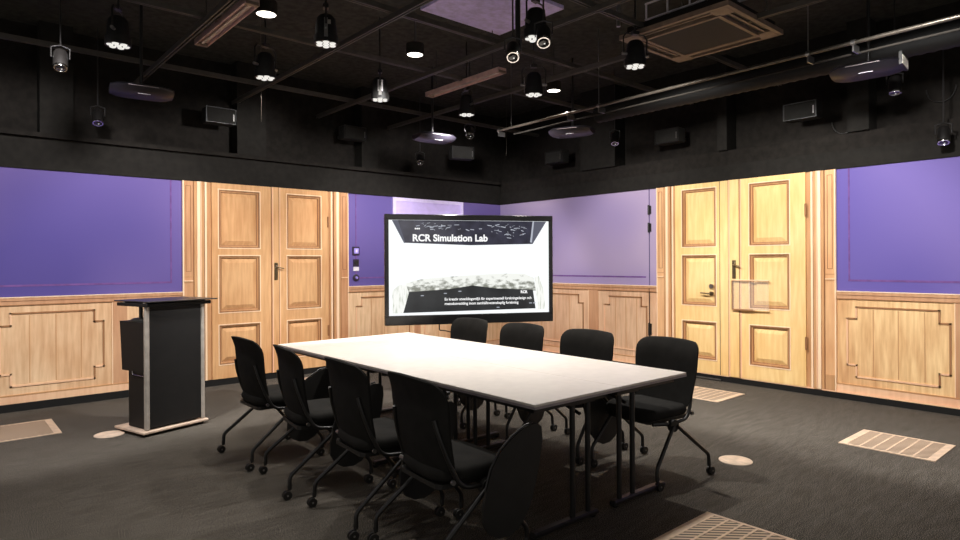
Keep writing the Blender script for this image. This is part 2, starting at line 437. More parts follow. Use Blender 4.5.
# projecting plate with pale rim on the right-hand door leaf
e = empty('brochure_holder', (XW-.062, 3.632, .882), -PI/2, 'clear rectangular holder with thin brown edges beside the lock of the right wooden door', 'holder')
m = MB('clear_plastic'); m.box(.004, .43, -.020, -.016, .006, .34); m.build('clear_pane', e)
m = MB('moulding'); m.box(-.004, .004, -.024, .02, 0, .34); m.box(0, .25, -.024, .02, -.008, .006); m.use('moulding_mid').box(.0, .43, -.022, .0, .334, .342); m.use('moulding_light').box(0, .43, -.022, .0, .342, .350)
m.box(.25, .43, -.022, .0, .0, .006); m.build('holder_rim', e)

# ------------------------------------------------------------------ wall fittings
m = MB('lilac'); m.box(0, 1.32, -.02, 0, 0, 1.06); m.use('lilac_rim').ring(0, 1.32, 0, 1.06, .05, -.028, -.018)
tag(m.build('wall_board', loc=(5.05, YW, 1.345)), 'bright pale lilac board on the purple wall, showing above the big screen', 'board')
e = empty('light_switch', (4.446, YW, 1.617), 0, 'small lilac square switch, topmost of the fittings beside the left wooden door', 'switch')
m = MB('dark_socket').bevbox(-.055, .055, -.014, 0, -.06, .06, .004); m.build('back_plate', e)
MB('lilac_plastic').bevbox(-.036, .036, -.024, -.012, -.038, .038, .004).build('rocker', e)
MB('lilac_rim').bevbox(-.014, .014, -.027, -.022, -.02, .02, .002).build('indicator', e)
e = empty('wall_socket', (4.446, YW, 1.452), 0, 'dark square wall socket just above the small white plate beside the left wooden door', 'socket')
MB('dark_socket').bevbox(-.045, .045, -.014, 0, -.05, .05, .004).build('back_plate', e)
MB('black_plastic').lathe([(.03, 0), (.03, .008), (.022, .008), (.022, .002)], 20, RX(PI/2) @ T(0, 0, .014)).build('socket_well', e, smooth=40)
m = MB('white_plastic').bevbox(-.045, .045, -.012, 0, -.028, .028, .003)
tag(m.build('sign_plate', loc=(4.446, YW, 1.368)), 'small blank white plate between two dark fittings beside the left wooden door', 'plate')
e = empty('dimmer_knob', (4.446, YW, 1.245), 0, 'round dark rotary knob with a pale centre, lowest fitting beside the left wooden door', 'knob')
MB('dark_socket').lathe([(.05, 0), (.05, .012), (.042, .016), (.0, .016)], 24, RX(PI/2)).build('back_plate', e, smooth=40)
MB('lilac_plastic').lathe([(.018, 0), (.016, .02), (0, .02)], 20, RX(PI/2) @ T(0, 0, .015)).build('knob_cap', e, smooth=40)

# ------------------------------------------------------------------ floor fittings
def vent(loc, sx, sy, label, along='x'):
    e = empty('floor_vent', loc, 0, label, 'floor vent', 'perforated vent tiles in the carpet')
    MB('vent_grille').box(.02, sx-.02, .02, sy-.02, .001, .006).build('grille', e)
    m = MB('vent_metal'); h = .008
    if along == 'x':
        m.box(0, sx, 0, .055, .001, h); m.box(0, sx, sy-.055, sy, .001, h); m.box(0, .022, .055, sy-.055, .001, h); m.box(sx-.022, sx, .055, sy-.055, .001, h)
        for i in range(1, 6): yy = .055+(sy-.11)*i/6; m.box(.022, sx-.022, yy-.007, yy+.007, .001, h)
    else:
        m.box(0, .055, 0, sy, .001, h); m.box(sx-.055, sx, 0, sy, .001, h); m.box(.055, sx-.055, 0, .022, .001, h); m.box(.055, sx-.055, sy-.022, sy, .001, h)
    m.build('tile_frame', e)
vent((5.41, 1.25, 0), .58, .64, 'square perforated floor vent in the open carpet, nearest the right edge of the photo')
vent((6.06, 3.25, 0), .58, .58, 'square perforated floor vent before the right wooden door, behind the rightmost chair')
vent((2.76, 1.27, 0), .60, .60, 'square perforated floor vent in the foreground below the table end')
vent((.26, 6.44, 0), .58, .64, 'square perforated floor vent at the left edge of the carpet, left of the lectern', 'y')
vent((3.35, 6.50, 0), .58, .92, 'perforated floor vent behind the table, seen between the left-hand chair backs', 'y')
def disc(x, y, r, label):
    m = MB('disc_metal').lathe([(r, 0), (r, .004), (r-.006, .007), (r-.018, .007), (r-.019, .0055), (r-.022, .0055), (r-.023, .007), (0, .007)], 40)
    tag(m.build('floor_disc', loc=(x, y, .0005), smooth=30), label, 'floor cover')
disc(4.39, 2.22, .115, 'round pale outlet cover on the open carpet right of the rightmost chair')
disc(1.135, 6.11, .115, 'round pale floor outlet cover on the carpet beside the lectern base')

# ------------------------------------------------------------------ lectern
le = empty('lectern', (1.321, 5.781, 0), R(15.9), 'black lectern with grey corner posts, thin dark top and pale base plate', 'lectern')
MB('base_board').bevbox(0, .60, 0, .46, .025, .045, .004).build('base_plate', le)
for (fx, fy) in ((.05, .05), (.55, .05), (.05, .41), (.55, .41)):
    MB('rubber').lathe([(.022, 0), (.022, .025)], 14, T(fx, fy, 0)).build('foot', le, smooth=40)
for px_ in (.04, .55):
    m = MB('alu'); m.bevbox(px_, px_+.038, .03, .068, .045, 1.11, .008); m.build('corner_post', le)
MB('black_board').bevbox(.078, .55, .035, .06, .06, 1.095, .003).build('front_panel', le)
m = MB('black_board'); m.bevbox(.06, .54, .06, .34, .05, .62, .004); m.build('lower_cabinet', le)
ub = MB('black_board').prism([(.078, .53), (.415, .53), (.45, .955), (.078, .955)], .045, .54, 'x').build('equipment_box', le)
m = MB('chrome'); m.tube([(.052, .085, .50), (.052, .25, .50), (.052, .26, .51), (.052, .262, .58)], .004, 8); m.build('bracket', ub, smooth=40)
MB('black_plastic').lathe([(.13, 0), (.13, .012), (.11, .024), (0, .024)], 28, T(.17, .24, .956)).build('turntable', ub, smooth=40)
m = MB('black_metal'); m.tube([(.09, .19, .98), (.09, .19, 1.085)], .016, 12); m.build('top_support', le, smooth=40)
m = MB('black_metal'); m.tube([(.5, .19, .96), (.5, .19, 1.085)], .016, 12); m.build('top_support', le, smooth=40)
MB('black_board').bevbox(.03, .63, .0, .47, 1.088, 1.118, .004).build('desk_board', le)
tp = MB('glass_top').bevbox(.03, .68, -.03, .52, 1.126, 1.136, .003).build('glass_top', le)
for (fx, fy) in ((.05, .06), (.55, .06), (.05, .38), (.55, .38)):
    MB('chrome').lathe([(.012, 1.117), (.012, 1.127)], 12, T(fx, fy, 0)).build('spacer', tp, smooth=40)

# ------------------------------------------------------------------ tables
def table(loc, mirror, far, label):
    """top .70 x 1.52; local origin at the table centre; columns on the seam side"""
    e = empty('conference_table', loc, R(-.6), label, 'table', 'white conference tables pushed together')
    s = 1 if mirror else -1            # seam side sign in x
    w, l = .3435, .786
    MB('table_white').bevbox(-w+.001, w-.001, -l+.001, l-.001, .728, .742, .002).build('tabletop', e)
    m = MB('table_edge')
    m.box(-w, w, -l, l, .716, .7285); m.build('edge_band', e)
    m = MB('black_metal'); m.box(-w+.05, -w+.08, -l+.06, l-.06, .685, .716); m.box(w-.08, w-.05, -l+.06, l-.06, .685, .716)
    m.box(-w+.05, w-.05, -l+.06, -l+.10, .68, .716); m.box(-w+.05, w-.05, l-.10, l-.06, .68, .716); m.build('under_frame', e)
    for ys in (-1, 1):
        y = ys*(l-.12)
        m = MB('black_metal')
        m.bevbox(-.27, .25, y-.025, y+.025, .012, .042, .008) if s < 0 else m.bevbox(-.25, .27, y-.025, y+.025, .012, .042, .008)
        for cx in (.07, .20):
            m.tube([(s*cx, y, .04), (s*cx, y, .69)], .016, 12)
        m.box(min(s*.03, s*.24), max(s*.03, s*.24), y-.02, y+.02, .66, .69)
        m.tube([(s*.135, y, .60), (s*.135, y-ys*.30, .69)], .010, 8)
        lg = m.build('leg_frame', e, smooth=35)
        for fx in (-.24, .24):
            MB('rubber').lathe([(.016, 0), (.018, .013)], 12, T(fx, y, 0)).build('foot', lg, smooth=40)
def tpos(dx, dy):            # the group is turned by half a degree
    a = R(-.6); return (2.953+dx*math.cos(a)-dy*math.sin(a), 3.733+dx*math.sin(a)+dy*math.cos(a), 0)
table(tpos(-.344, -.7865), True, False, 'white conference table whose near corner points at the camera, beside the nearest chair')
table(tpos(.344, -.7865), False, False, 'white conference table at the right near corner of the group, beside the rightmost chair')
table(tpos(-.344, .7865), True, True, 'white conference table at the far left corner of the group, nearest the left wooden door')
table(tpos(.344, .7865), False, True, 'white conference table at the back of the group, directly below the big screen')

# ------------------------------------------------------------------ chairs
def rr_path(pts, steps=5, rad=.05):
    """round the inner corners of a polyline"""
    P = [Vector(p) for p in pts]; out = [P[0]]
    for i in range(1, len(P)-1):
        a, b_, c = P[i-1], P[i], P[i+1]
        r1 = min(rad, (a-b_).length*.45, (c-b_).length*.45)
        p0 = b_+(a-b_).normalized()*r1; p1 = b_+(c-b_).normalized()*r1
        for k in range(steps+1):
            t = k/steps; out.append(p0*(1-t)**2+b_*2*t*(1-t)+p1*t*t)
    out.append(P[-1]); return out
def make_chair():
    e = empty('conference_chair', (0, 0, 0), 0, 'x', 'chair', 'black nesting chairs around the table')
    # seat cushion: superellipse pad
    vs = []; fs = []; N = 40; lv = [(.80, .405), (.95, .415), (1.0, .435), (.985, .462), (.90, .478), (.6, .483)]
    for (k, z) in lv:
        for i in range(N):
            t = 2*PI*i/N; c, s_ = math.cos(t), math.sin(t); ex = .5
            x = math.copysign(abs(c)**ex, c)*.225*k+.03; y = math.copysign(abs(s_)**ex, s_)*.232*k
            zz = z-(.02 if x > .15 else 0)*((x-.15)/.1 if x > .15 else 0)+.008*(y/.23)**2
            vs.append((x, y, zz))
    L = len(lv)
    for a in range(L-1):
        for i in range(N): fs.append((a*N+i, a*N+(i+1) % N, (a+1)*N+(i+1) % N, (a+1)*N+i))
    fs.append(list(range(N))[::-1]); fs.append([(L-1)*N+i for i in range(N)])
    st = MB('black_fabric').add(vs, fs).build('seat', e, smooth=50)
    # seat pan below
    m = MB('black_plastic'); m.prism([(-.17, -.19), (.20, -.19), (.22, -.16), (.22, .16), (.20, .19), (-.17, .19), (-.19, .16), (-.19, -.16)], .388, .41, 'z')
    m.build('seat_pan', e)
    # backrest shell
    nu, nv = 17, 19; r = .082; z0, z1 = .455, .90
    def P(u, v, off):
        z = z0+(z1-z0)*v
        hw = .238+.027*min(1, v*1.6)
        if z > z1-r: q = z-(z1-r); hw -= r-math.sqrt(max(0, r*r-q*q)) * 1.0
        rb = .06
        if z < z0+rb: q = (z0+rb)-z; hw -= rb-math.sqrt(max(0, rb*rb-q*q))
        y = u*hw
        x = -.16-.05*v-.058*max(0, v-.72)**2*9+.02*math.sin(v*PI)*-1
        x += .035*(abs(y)/.24)**2.2*(1-.45*v)
        z += .008*(1-u*u)*v
        return (x+off, y, z)
    vv = [0, .01, .03, .06, .1, .15, .25, .35, .45, .55, .65, .72, .79, .85, .9, .94, .97, .99, 1.0]
    vs = []; fs = []
    for off in (.014, -.014):
        for j in range(nv):
            for i in range(nu):
                u = -1+2*i/(nu-1); vs.append(P(u, vv[j], off*(1-.55*(abs(u)**6))*(1 if 0 < j < nv-1 else .5)))
    A = nu*nv
    for j in range(nv-1):
        for i in range(nu-1):
            a = j*nu+i; fs.append((a, a+1, a+nu+1, a+nu)); fs.append((A+a+1, A+a, A+a+nu, A+a+nu+1))
    for i in range(nu-1):
        fs.append((i+1, i, A+i, A+i+1)); t = (nv-1)*nu+i; fs.append((t, t+1, A+t+1, A+t))
    for j in range(nv-1):
        a = j*nu; fs.append((a, a+nu, A+a+nu, A+a)); a = j*nu+nu-1; fs.append((a+nu, a, A+a, A+a+nu))
    bk = MB('black_fabric').add(vs, fs).build('backrest', e, smooth=60)
    m = MB('chrome'); m.tube([(-.205, -.05, .70), (-.212, 0, .702), (-.205, .05, .70)], .004, 6)
    # side frames
    for s_ in (-1, 1):
        y = s_*.245
        m = MB('black_metal')
        m.tube(rr_path([(.20, s_*.20, .392), (.05, y, .385), (-.10, y, .40), (-.150, s_*.234, .50), (-.196, s_*.210, .64), (-.212, s_*.19, .72)], 5, .06), .0115, 10)
        sf = m.build('side_frame', e, smooth=45)
        m = MB('black_plastic'); m.tube([(.05, y-.016, .375), (.05, y+.016, .375)], .040, 20); m.build('pivot_disc', sf, smooth=40)
        m = MB('steel'); m.tube([(-.14, y-.014*s_-.014, .43), (-.14, y+.014, .43)], .012, 10); m.build('bolt', sf, smooth=40)
    m = MB('black_metal'); m.tube([(.05, -.245, .372), (.05, .245, .372)], .013, 10); m.build('cross_bar', e, smooth=45)
    # legs and casters
    for sx in (-1, 1):
        for s_ in (-1, 1):
            xe = .262 if sx > 0 else -.272
            m = MB('black_metal')
            m.tube(rr_path([(.05+.02*sx, s_*.262, .372), (xe, s_*.285, .14), (xe+.002*sx, s_*.287, .062)], 4, .025), .0125, 10)
            lg = m.build('leg', e, smooth=45)
            c = MB('black_plastic')
            X = T(xe-.018, s_*.287, .028)
            for yy in (-.017, .005): c.tube([(0, yy, 0), (0, yy+.012, 0)], .027, 18, xf=X)
            c.tube([(0, -.006, 0), (0, .006, 0)], .012, 12, xf=X)
            c.tube([(.018, 0, .03), (.012, 0, .05), (.018, 0, .062)], .011, 10, xf=X)
            c.use('steel'); c.tube([(0, -.019, 0), (0, .019, 0)], .006, 8, xf=X)
            c.build('caster', lg, smooth=40)
    # folded writing tablet hanging on the sitter's right side
    m = MB('black_metal'); m.tube(rr_path([(.08, -.262, .40), (.16, -.285, .50), (.24, -.29, .60), (.31, -.29, .63)], 5, .06), .011, 10)
    m.build('tablet_arm', e, smooth=45)
    pts = [(.285, .662), (.32, .66), (.345, .64), (.35, .58), (.338, .49), (.315, .40), (.285, .30), (.245, .215), (.19, .155), (.13, .13), (.06, .135), (.0, .17), (-.03, .23), (-.03, .30), (-.01, .38), (.02, .475), (.075, .555), (.15, .61), (.225, .65)]
    C = Vector((.15, .40)); 
    tb = MB('black_plastic').prism([tuple(C+(Vector(p)-C)*.965) for p in pts], -.315, -.300, 'y').build('writing_tablet', e)
    m = MB('black_metal')
    L_ = [(p[0], -.3075, p[1]) for p in pts]; L_ = L_[-5:]+L_[:1]
    m.tube(L_, .005, 8); m.build('tablet_edge', tb, smooth=60)
    return e
proto = make_chair()
LC = [(1.96, 4.655, 0, 'black chair closest to the lectern, farthest along the left side of the table'),
      (1.965, 3.93, -8, 'second black chair from the lectern, its back overlapping the far left table corner'),
      (1.965, 3.17, -5, 'third black chair from the lectern along the left side of the table'),
      (1.975, 2.50, -5, 'black chair nearest the camera, on the left side of the table'),
      (3.73, 2.51, 174, 'rightmost black chair, on the far table side with its legs on open carpet'),
      (3.73, 3.21, 180, 'black chair on the far table side, immediately left of the rightmost chair'),
      (3.73, 3.94, 180, 'black chair on the far table side under the big screen\'s lower right corner'),
      (3.73, 4.66, 180, 'black chair on the far table side, its back overlapping the screen\'s bottom frame')]
for i, (x, y, a, lb) in enumerate(LC):
    if i == 0:
        proto.location = (x, y, 0); proto.rotation_euler = (0, 0, R(a)); proto['label'] = lb
        first = proto
    else: dup(first, (x, y, 0), R(a), lb)

# ------------------------------------------------------------------ big screen on stand
tl = Vector((3.66, 5.75, 0)); tr = Vector((5.35, 4.87, 0)); dv = (tr-tl); TW = dv.length; ang = math.atan2(dv.y, dv.x)
tv = empty('display_screen', (tl.x, tl.y, 0), ang, 'large black-framed flat display showing a slide headed RCR Simulation Lab', 'screen')
Z0, Z1 = .775, 1.975
bw = .045
m = MB('tv_bezel'); m.bevbox(0, TW, -.02, .06, Z0, Z0+.105, .006); m.bevbox(0, TW, -.02, .06, Z1-.062, Z1, .006)
m.bevbox(0, bw, -.02, .06, Z0+.08, Z1-bw+.005, .006); m.bevbox(TW-bw, TW, -.02, .06, Z0+.08, Z1-bw+.005, .006); m.build('bezel', tv)
MB('black_plastic').bevbox(.02, TW-.02, .02, .075, Z0+.02, Z1-.02, .01).build('back_cover', tv)
sx0, sx1, sz0, sz1 = bw, TW-bw, Z0+.103, Z1-.060
scr = MB('screen_white').box(sx0, sx1, 0, .02, sz0, sz1).build('screen', tv)
SW, SH = sx1-sx0, sz1-sz0
def sp(u, v): return (sx0+u*SW, sz1-v*SH)        # picture fractions, v down
def flat(poly, mat, d, name):
    P_ = [sp(*p) for p in poly]
    return MB(mat).prism(P_, -d, -d+.0006, 'y').build(name, scr)
flat([(.02, .004), (.985, .004), (.895, .25), (.5, .265), (.095, .24)], 'screen_ceiling', .0012, 'ceiling_picture')
flat([(.02, .004), (.06, .004), (.095, .245), (.085, .245)], 'screen_pale', .0016, 'wall_picture') if False else None
flat([(.02, .004), (.055, .004), (.098, .235), (.092, .245)], 'screen_grey', .0018, 'left_edge_picture')
flat([(.985, .004), (.90, .004), (.882, .235), (.895, .25)], 'screen_grey', .0018, 'right_edge_picture')
flat([(.895, .004), (.905, .004), (.890, .235), (.878, .232)], 'screen_pale', .0022, 'right_post_picture')
flat([(.10, .66), (.2, .62), (.35, .60), (.5, .585), (.62, .575), (.72, .57), (.84, .575), (.90, .62), (.915, .76), (.12, .78)], 'screen_land', .0012, 'landscape_picture')
flat([(.02, .74), (.06, .68), (.11, .68), (.12, .78), (.09, .975), (.02, .975)], 'screen_reeds', .0010, 'left_reeds_picture')
flat([(.905, .62), (.935, .60), (.97, .78), (.975, .965), (.93, .97)], 'screen_reeds', .0010, 'right_reeds_picture')
flat([(.12, .755), (.36, .73), (.51, .695), (.66, .73), (.895, .75), (.912, .955), (.085, .972)], 'screen_floor', .0020, 'floor_picture')
lm = MB('screen_pale')                            # lamps and rods in the pictured ceiling
for k in range(110):
    u = random.uniform(.16, .84); v = random.uniform(.03, .16) if random.random() < .75 else random.uniform(.03, .21)
    if v > .1 and u < .62 or random.random() < .15: continue
    w_, h_ = random.uniform(.004, .03), random.uniform(.003, .010); sl = random.uniform(-.015, .015)
    lm.prism([sp(u, v), sp(u+w_, v+sl), sp(u+w_, v+sl+h_), sp(u, v+h_)], -.0026, -.0020, 'y')
for u, v in ((.19, .79), (.33, .77), (.42, .75), (.66, .93), (.87, .89), (.895, .89)):
    lm.prism([sp(u, v), sp(u+.018, v), sp(u+.018, v+.009), sp(u, v+.009)], -.0030, -.0022, 'y')
lm.build('lamps_picture', scr)
def text(s, u, v, size, width, name, off=0.0, mat='screen_text', parent=scr):
    cu = bpy.data.curves.new(name, 'FONT'); cu.body = s; cu.size = size; cu.offset = off; cu.extrude = .0003
    o = bpy.data.objects.new(name, cu); COL.objects.link(o)
    bpy.context.view_layer.update()
    dg = bpy.context.evaluated_depsgraph_get()
    me = bpy.data.meshes.new_from_object(o.evaluated_get(dg)); bpy.data.objects.remove(o); bpy.data.curves.remove(cu)
    xs = [q.co.x for q in me.vertices]; wd = max(xs)-min(xs); k = width/wd; x0 = min(xs)
    for q in me.vertices: q.co = Vector(((q.co.x-x0)*k, -q.co.z, q.co.y*(1 if abs(k-1) > .6 else max(k, .8))))
    me.materials.clear(); me.materials.append(MT[mat])
    ob = bpy.data.objects.new(name, me); COL.objects.link(ob); ob.parent = parent
    return ob
def slide_text(s, u, v, size, width, name, off):
    o = text(s, u, v, size, width, name, off); x, z = sp(u, v); o.location = (x, -.0040, z); return o
slide_text('RCR Simulation Lab', .143, .222, .098, .462*SW, 'title_lettering', .0034)
slide_text('\u2022\u2022\u2022', .155, .11, .05, .032*SW, 'small_lettering', .002)
slide_text('En kreativ utvecklingsmilj\u00f6 f\u00f6r experimentell forskningsdesign och', .335, .85, .052, .55*SW, 'upper_line_lettering', .0012)
slide_text('metodutveckling inom samh\u00e4llsvetenskaplig forskning', .335, .897, .052, .465*SW, 'lower_line_lettering', .0012)
slide_text('RCR', .815, .785, .03, .045*SW, 'corner_lettering', .0015)
m = MB('black_metal')
c = TW/2+.03
m.bevbox(c-.05, c+.05, .075, .14, .06, 1.55, .008); m.build('stand_column', tv)
m = MB('black_metal'); m.bevbox(c-.38, c+.38, .06, .12, .05, .09, .01); m.bevbox(c-.38, c-.32, -.26, .42, .05, .09, .01); m.bevbox(c+.32, c+.38, -.26, .42, .05, .09, .01); bs = m.build('stand_base', tv)
for dx in (-.35, .35):
    for dy in (-.23, .39):
        w = MB('rubber'); w.tube([(c+dx-.012, dy, .027), (c+dx+.012, dy, .027)], .026, 16); w.tube([(c+dx, dy, .03), (c+dx, dy, .055)], .008, 8); w.build('caster', bs, smooth=40)
m = MB('black_plastic'); m.tube(rr_path([(.60, .04, Z0+.02), (.60, .04, Z0-.07), (.66, .05, Z0-.075), (.78, .06, Z0-.11), (.95, .1, Z0-.13)], 5, .02), .006, 8); m.build('cable', tv, smooth=50)

# ------------------------------------------------------------------ ceiling structure
def beam(name, a, b_, w=.04, h=.045, mat='beam_paint', n=None):
    a, b_ = Vector(a), Vector(b_); d = b_-a; L = d.length; rz = math.atan2(d.y, d.x)
    m = MB(mat)      # open C-channel: web and two flanges
    m.box(0, L, -w/2, w/2, h-.006, h); m.box(0, L, -w/2, -w/2+.006, 0, h-.006); m.box(0, L, w/2-.006, w/2, 0, h-.006)
    m.box(0, L, -w/2+.006, -w/2+.012, 0, .006); m.box(0, L, w/2-.012, w/2-.006, 0, .006)
    return m.build(name, loc=a, rot=(0, 0, rz))
bx = [(1.69, 'over the lectern side of the table'), (2.80, 'over the left half of the table'), (3.92, 'over the right-hand chairs'), (5.04, 'between the cassette unit and the right wall')]
for x, wh in bx:
    tag(beam('ceiling_beam', (x, -1.5, 3.40), (x, 7.8, 3.40)), 'black steel grid channel running toward the left wall, '+wh, 'beam', 'steel channels of the ceiling grid')
by = [(3.14, 'beam crossing the grid nearest the camera'), (4.24, 'beam crossing the grid above the middle of the table'), (5.33, 'beam crossing the grid above the far end of the table'), (6.93, 'beam crossing the grid closest to the left wall')]
for y, wh in by:
    tag(beam('ceiling_beam', (-1.5, y, 3.446), (7.3, y, 3.446)), 'black steel '+wh, 'beam', 'steel channels of the ceiling grid')
rodspots = [(1.69, 3.14), (2.80, 5.33), (3.92, 5.33), (2.80, 3.14), (5.04, 4.24), (5.04, 6.93), (1.69, 5.33), (2.8, 6.93)]
# wall columns above the fascia
for k, (x0, x1, wh) in enumerate(((.83, 1.12, 'above the left purple wall'), (2.81, 3.17, 'above the left wooden door'), (4.54, 4.80, 'right of the left wooden door'))):
    struct(MB('black_fascia').box(x0, x1, 7.70, 7.9, 2.775, 3.92).build('trim_%d' % (11+k)))
for k, (y0, y1) in enumerate(((5.34, 5.95), (3.71, 3.83), (2.2, 2.4))):
    struct(MB('black_fascia').box(7.16, 7.4, y0, y1, 2.78, 3.92).build('trim_%d' % (14+k)))
# ceiling tile, purple light put into its lilac colour
m = MB('purple_lit_ceiling'); m.box(3.56, 4.60, 4.02, 4.93, 3.885, 3.92); m.use('black_paint').ring(0, 0, 0, 0, 0, 0, 0) if False else None
tag(m.build('ceiling_panel'), 'flat panel coloured lilac for purple light on the black ceiling at the top centre of the photo', 'panel')

# downlights
def downlight(x, y, label):
    e = empty('downlight', (x, y, 3.40), 0, label, 'light', 'round glowing downlights in the black ceiling')
    MB('black_paint').lathe([(.075, .0), (.082, .0), (.084, .02), (.084, .10), (0, .10)], 28, cap=False).build('housing', e, smooth=40)
    MB('lamp_white').lathe([(.0, .004), (.074, .004), (.074, .008)], 28).build('diffuser', e, smooth=40)
    MB('beam_paint').tube([(0, 0, .10), (0, 0, .52)], .008, 8).build('drop_rod', e, smooth=40)
downlight(3.43, 4.84, 'round glowing downlight left of centre, higher than the strip above the screen')
downlight(5.355, 4.84, 'round glowing downlight immediately right of a seven-lens lamp at ceiling centre')
downlight(1.985, 4.805, 'glowing downlight at the upper left, touching the end of the pinkish strip fixture')

# strip lights
def strip(x, y0, y1, label, lit):
    e = empty('strip_light', (x, y0, 3.41), 0, label, 'light', 'slim strip light fixtures')
    L = y1-y0
    m = MB('strip_metal'); m.box(-.055, .055, 0, L, .025, .05); m.box(-.055, -.048, 0, L, 0, .025); m.box(.048, .055, 0, L, 0, .025); m.build('housing', e)
    MB('alu').box(-.012, .012, .05, L-.05, .008, .022).build('tube', e)
    for yy in (.15, L-.15): MB('black_metal').tube([(0, yy, .05), (0, yy, .51)], .004, 6).build('hanger', e)
    MB('ac_bronze').box(-.052, .052, 0, .04, -.002, .024).build('end_cap', e); MB('ac_bronze').box(-.052, .052, L-.04, L, -.002, .024).build('end_cap', e)
strip(1.835, 4.70, 5.91, 'slim pinkish metal strip fixture at the upper left of the ceiling', 0)
strip(4.45, 4.73, 6.0, 'slim pinkish metal strip fixture near the ceiling centre, above the big screen', 0)

# ------------------------------------------------------------------ lamps
def make_par():
    e = empty('stage_light', (0, 0, 0), 0, 'x', 'light', 'seven-lens stage lamps hanging from the ceiling grid')
    MB('lamp_black').lathe([(.082, .004), (.09, .0), (.092, .06), (.082, .062), (.078, .13), (.070, .19), (.05, .215), (.0, .22)], 28).build('body', e, smooth=35)
    f_ = MB('black_plastic').lathe([(.0, .005), (.084, .005), (.084, .003)], 24).build('face', e)
    for i in range(7):
        a = i*PI/3; r_ = 0 if i == 6 else .055
        m = MB('lens_white').lathe([(.0245, .0), (.021, -.006), (.010, -.010), (0, -.011)], 14, T(r_*math.cos(a), r_*math.sin(a), .003)); m.build('lens', f_, smooth=50)
    m = MB('steel'); m.box(.088, .096, -.014, .014, .03, .17); m.build('heat_plate', e)
    m = MB('black_metal')
    m.tube([(-.115, 0, .10), (-.118, 0, .24), (-.09, 0, .275), (.09, 0, .275), (.118, 0, .24), (.115, 0, .10)], .007, 8)
    m.build('yoke', e, smooth=40)
    for s_ in (-1, 1):
        m = MB('steel'); m.tube([(s_*.085, 0, .10), (s_*.13, 0, .10)], .012, 10); m.build('knob', e, smooth=40)
    m = MB('black_metal'); m.tube([(0, 0, .275), (0, 0, .83)], .008, 8); m.box(-.03, .03, -.02, .02, .27, .30); m.build('clamp', e, smooth=40)
    return e
par0 = make_par()
PARS = [(2.22, 5.40, 3.08, 20, 'seven-lens stage lamp below the upper left strip fixture, a wire dangling under it'),
        (1.07, 5.37, 3.10, 60, 'seven-lens stage lamp farthest left, only its bright lens face showing'),
        (2.25, 4.33, 3.10, 200, 'seven-lens stage lamp at the top left of centre, small pale tag on its body'),
        (3.39, 5.39, 3.08, 35, 'seven-lens stage lamp left of centre with a long pale sticker down its body'),
        (4.52, 5.39, 3.10, 80, 'seven-lens stage lamp above the big screen, under the middle strip fixture'),
        (4.49, 4.32, 3.10, 140, 'seven-lens stage lamp immediately left of the central downlight'),
        (3.37, 3.22, 3.10, 10, 'largest seven-lens stage lamp at the top centre, above two small ring spots'),
        (4.50, 3.14, 3.10, -20, 'seven-lens stage lamp tucked under the left corner of the square cassette unit')]
parts_first = par0
for i, (x, y, z, a, lb) in enumerate(PARS):
    if i == 0: par0.location = (x, y, z); par0.rotation_euler = (0, 0, R(a)); par0['label'] = lb
    else: dup(parts_first, (x, y, z), R(a), lb)
pr_ = [o for o in bpy.data.objects if o.name.startswith('stage_light') and o.parent is None]
for o in pr_:
    if 'pale sticker' in o['label']:
        o.rotation_euler.z = math.atan2(-o.location.y, -o.location.x); MB('white_plastic').box(.080, .086, -.022, .028, .07, .18).build('sticker', o)
    if 'small pale tag' in o['label']:
        o.rotation_euler.z = math.atan2(-o.location.y, -o.location.x); MB('alu').box(.076, .082, .0, .035, .13, .16).build('sticker', o)
def make_spot():
    e = empty('ring_spot', (0, 0, 0), 0, 'x', 'light', 'small cylindrical spots with a silver lens ring')
    MB('black_metal').lathe([(.044, 0), (.048, .002), (.05, .02), (.05, .13), (.04, .15), (0, .152)], 24).build('body', e, smooth=35)
    MB('chrome').lathe([(.036, .0), (.038, -.006), (.046, -.006), (.049, .001), (.049, .012)], 28, cap=False).build('lens_ring', e, smooth=40)
    m = MB('dark_lens').lathe([(.037, .0), (.03, -.004), (.015, -.007), (0, -.008)], 24); ln = m.build('lens', e, smooth=50)
    MB('lens_white').lathe([(.009, -.006), (.0, -.010)], 10, T(.006, .004, 0)).build('lens_glint', ln)  # glint on the dark lens, added as a small glowing cap
    m = MB('black_metal'); m.tube([(-.06, 0, .09), (-.062, 0, .17), (0, 0, .19), (.062, 0, .17), (.06, 0, .09)], .006, 8); m.tube([(0, 0, .19), (0, 0, .97)], .006, 8); m.build('yoke', e, smooth=40)
    return e
sp0 = make_spot()
SPOTS = [(.76, 5.80, 2.96, 'small ring-lens spot at the far left of the ceiling'),
         (1.27, 7.30, 2.86, 'small ring-lens spot just above the left purple wall, under the left projector'),
         (3.29, 3.38, 2.95, 'small ring-lens spot at top centre, lower left of the largest stage lamp'),
         (3.24, 3.02, 2.955, 'small ring-lens spot at top centre, tight under the largest stage lamp face'),
         (6.60, 4.92, 2.95, 'small ring-lens spot on the upper right wall, between two black box speakers'),
         (6.54, 1.80, 2.95, 'small ring-lens spot hanging under the right projector'),
         (6.95, 1.53, 2.51, 'small ring-lens spot at the right edge, just above the purple wall'),
         (5.25, 7.30, 2.84, 'small ring-lens spot below the projector on the left of the big screen'),
         (4.94, 5.83, 2.95, 'small ring-lens spot above the big screen, immediately right of the lilac-lit projector')]
SPT = [(22, 1), (25, 1), (38, 1), (35, 1), (22, 1), (12, 1), (20, 1), (45, 1), (45, 1)]
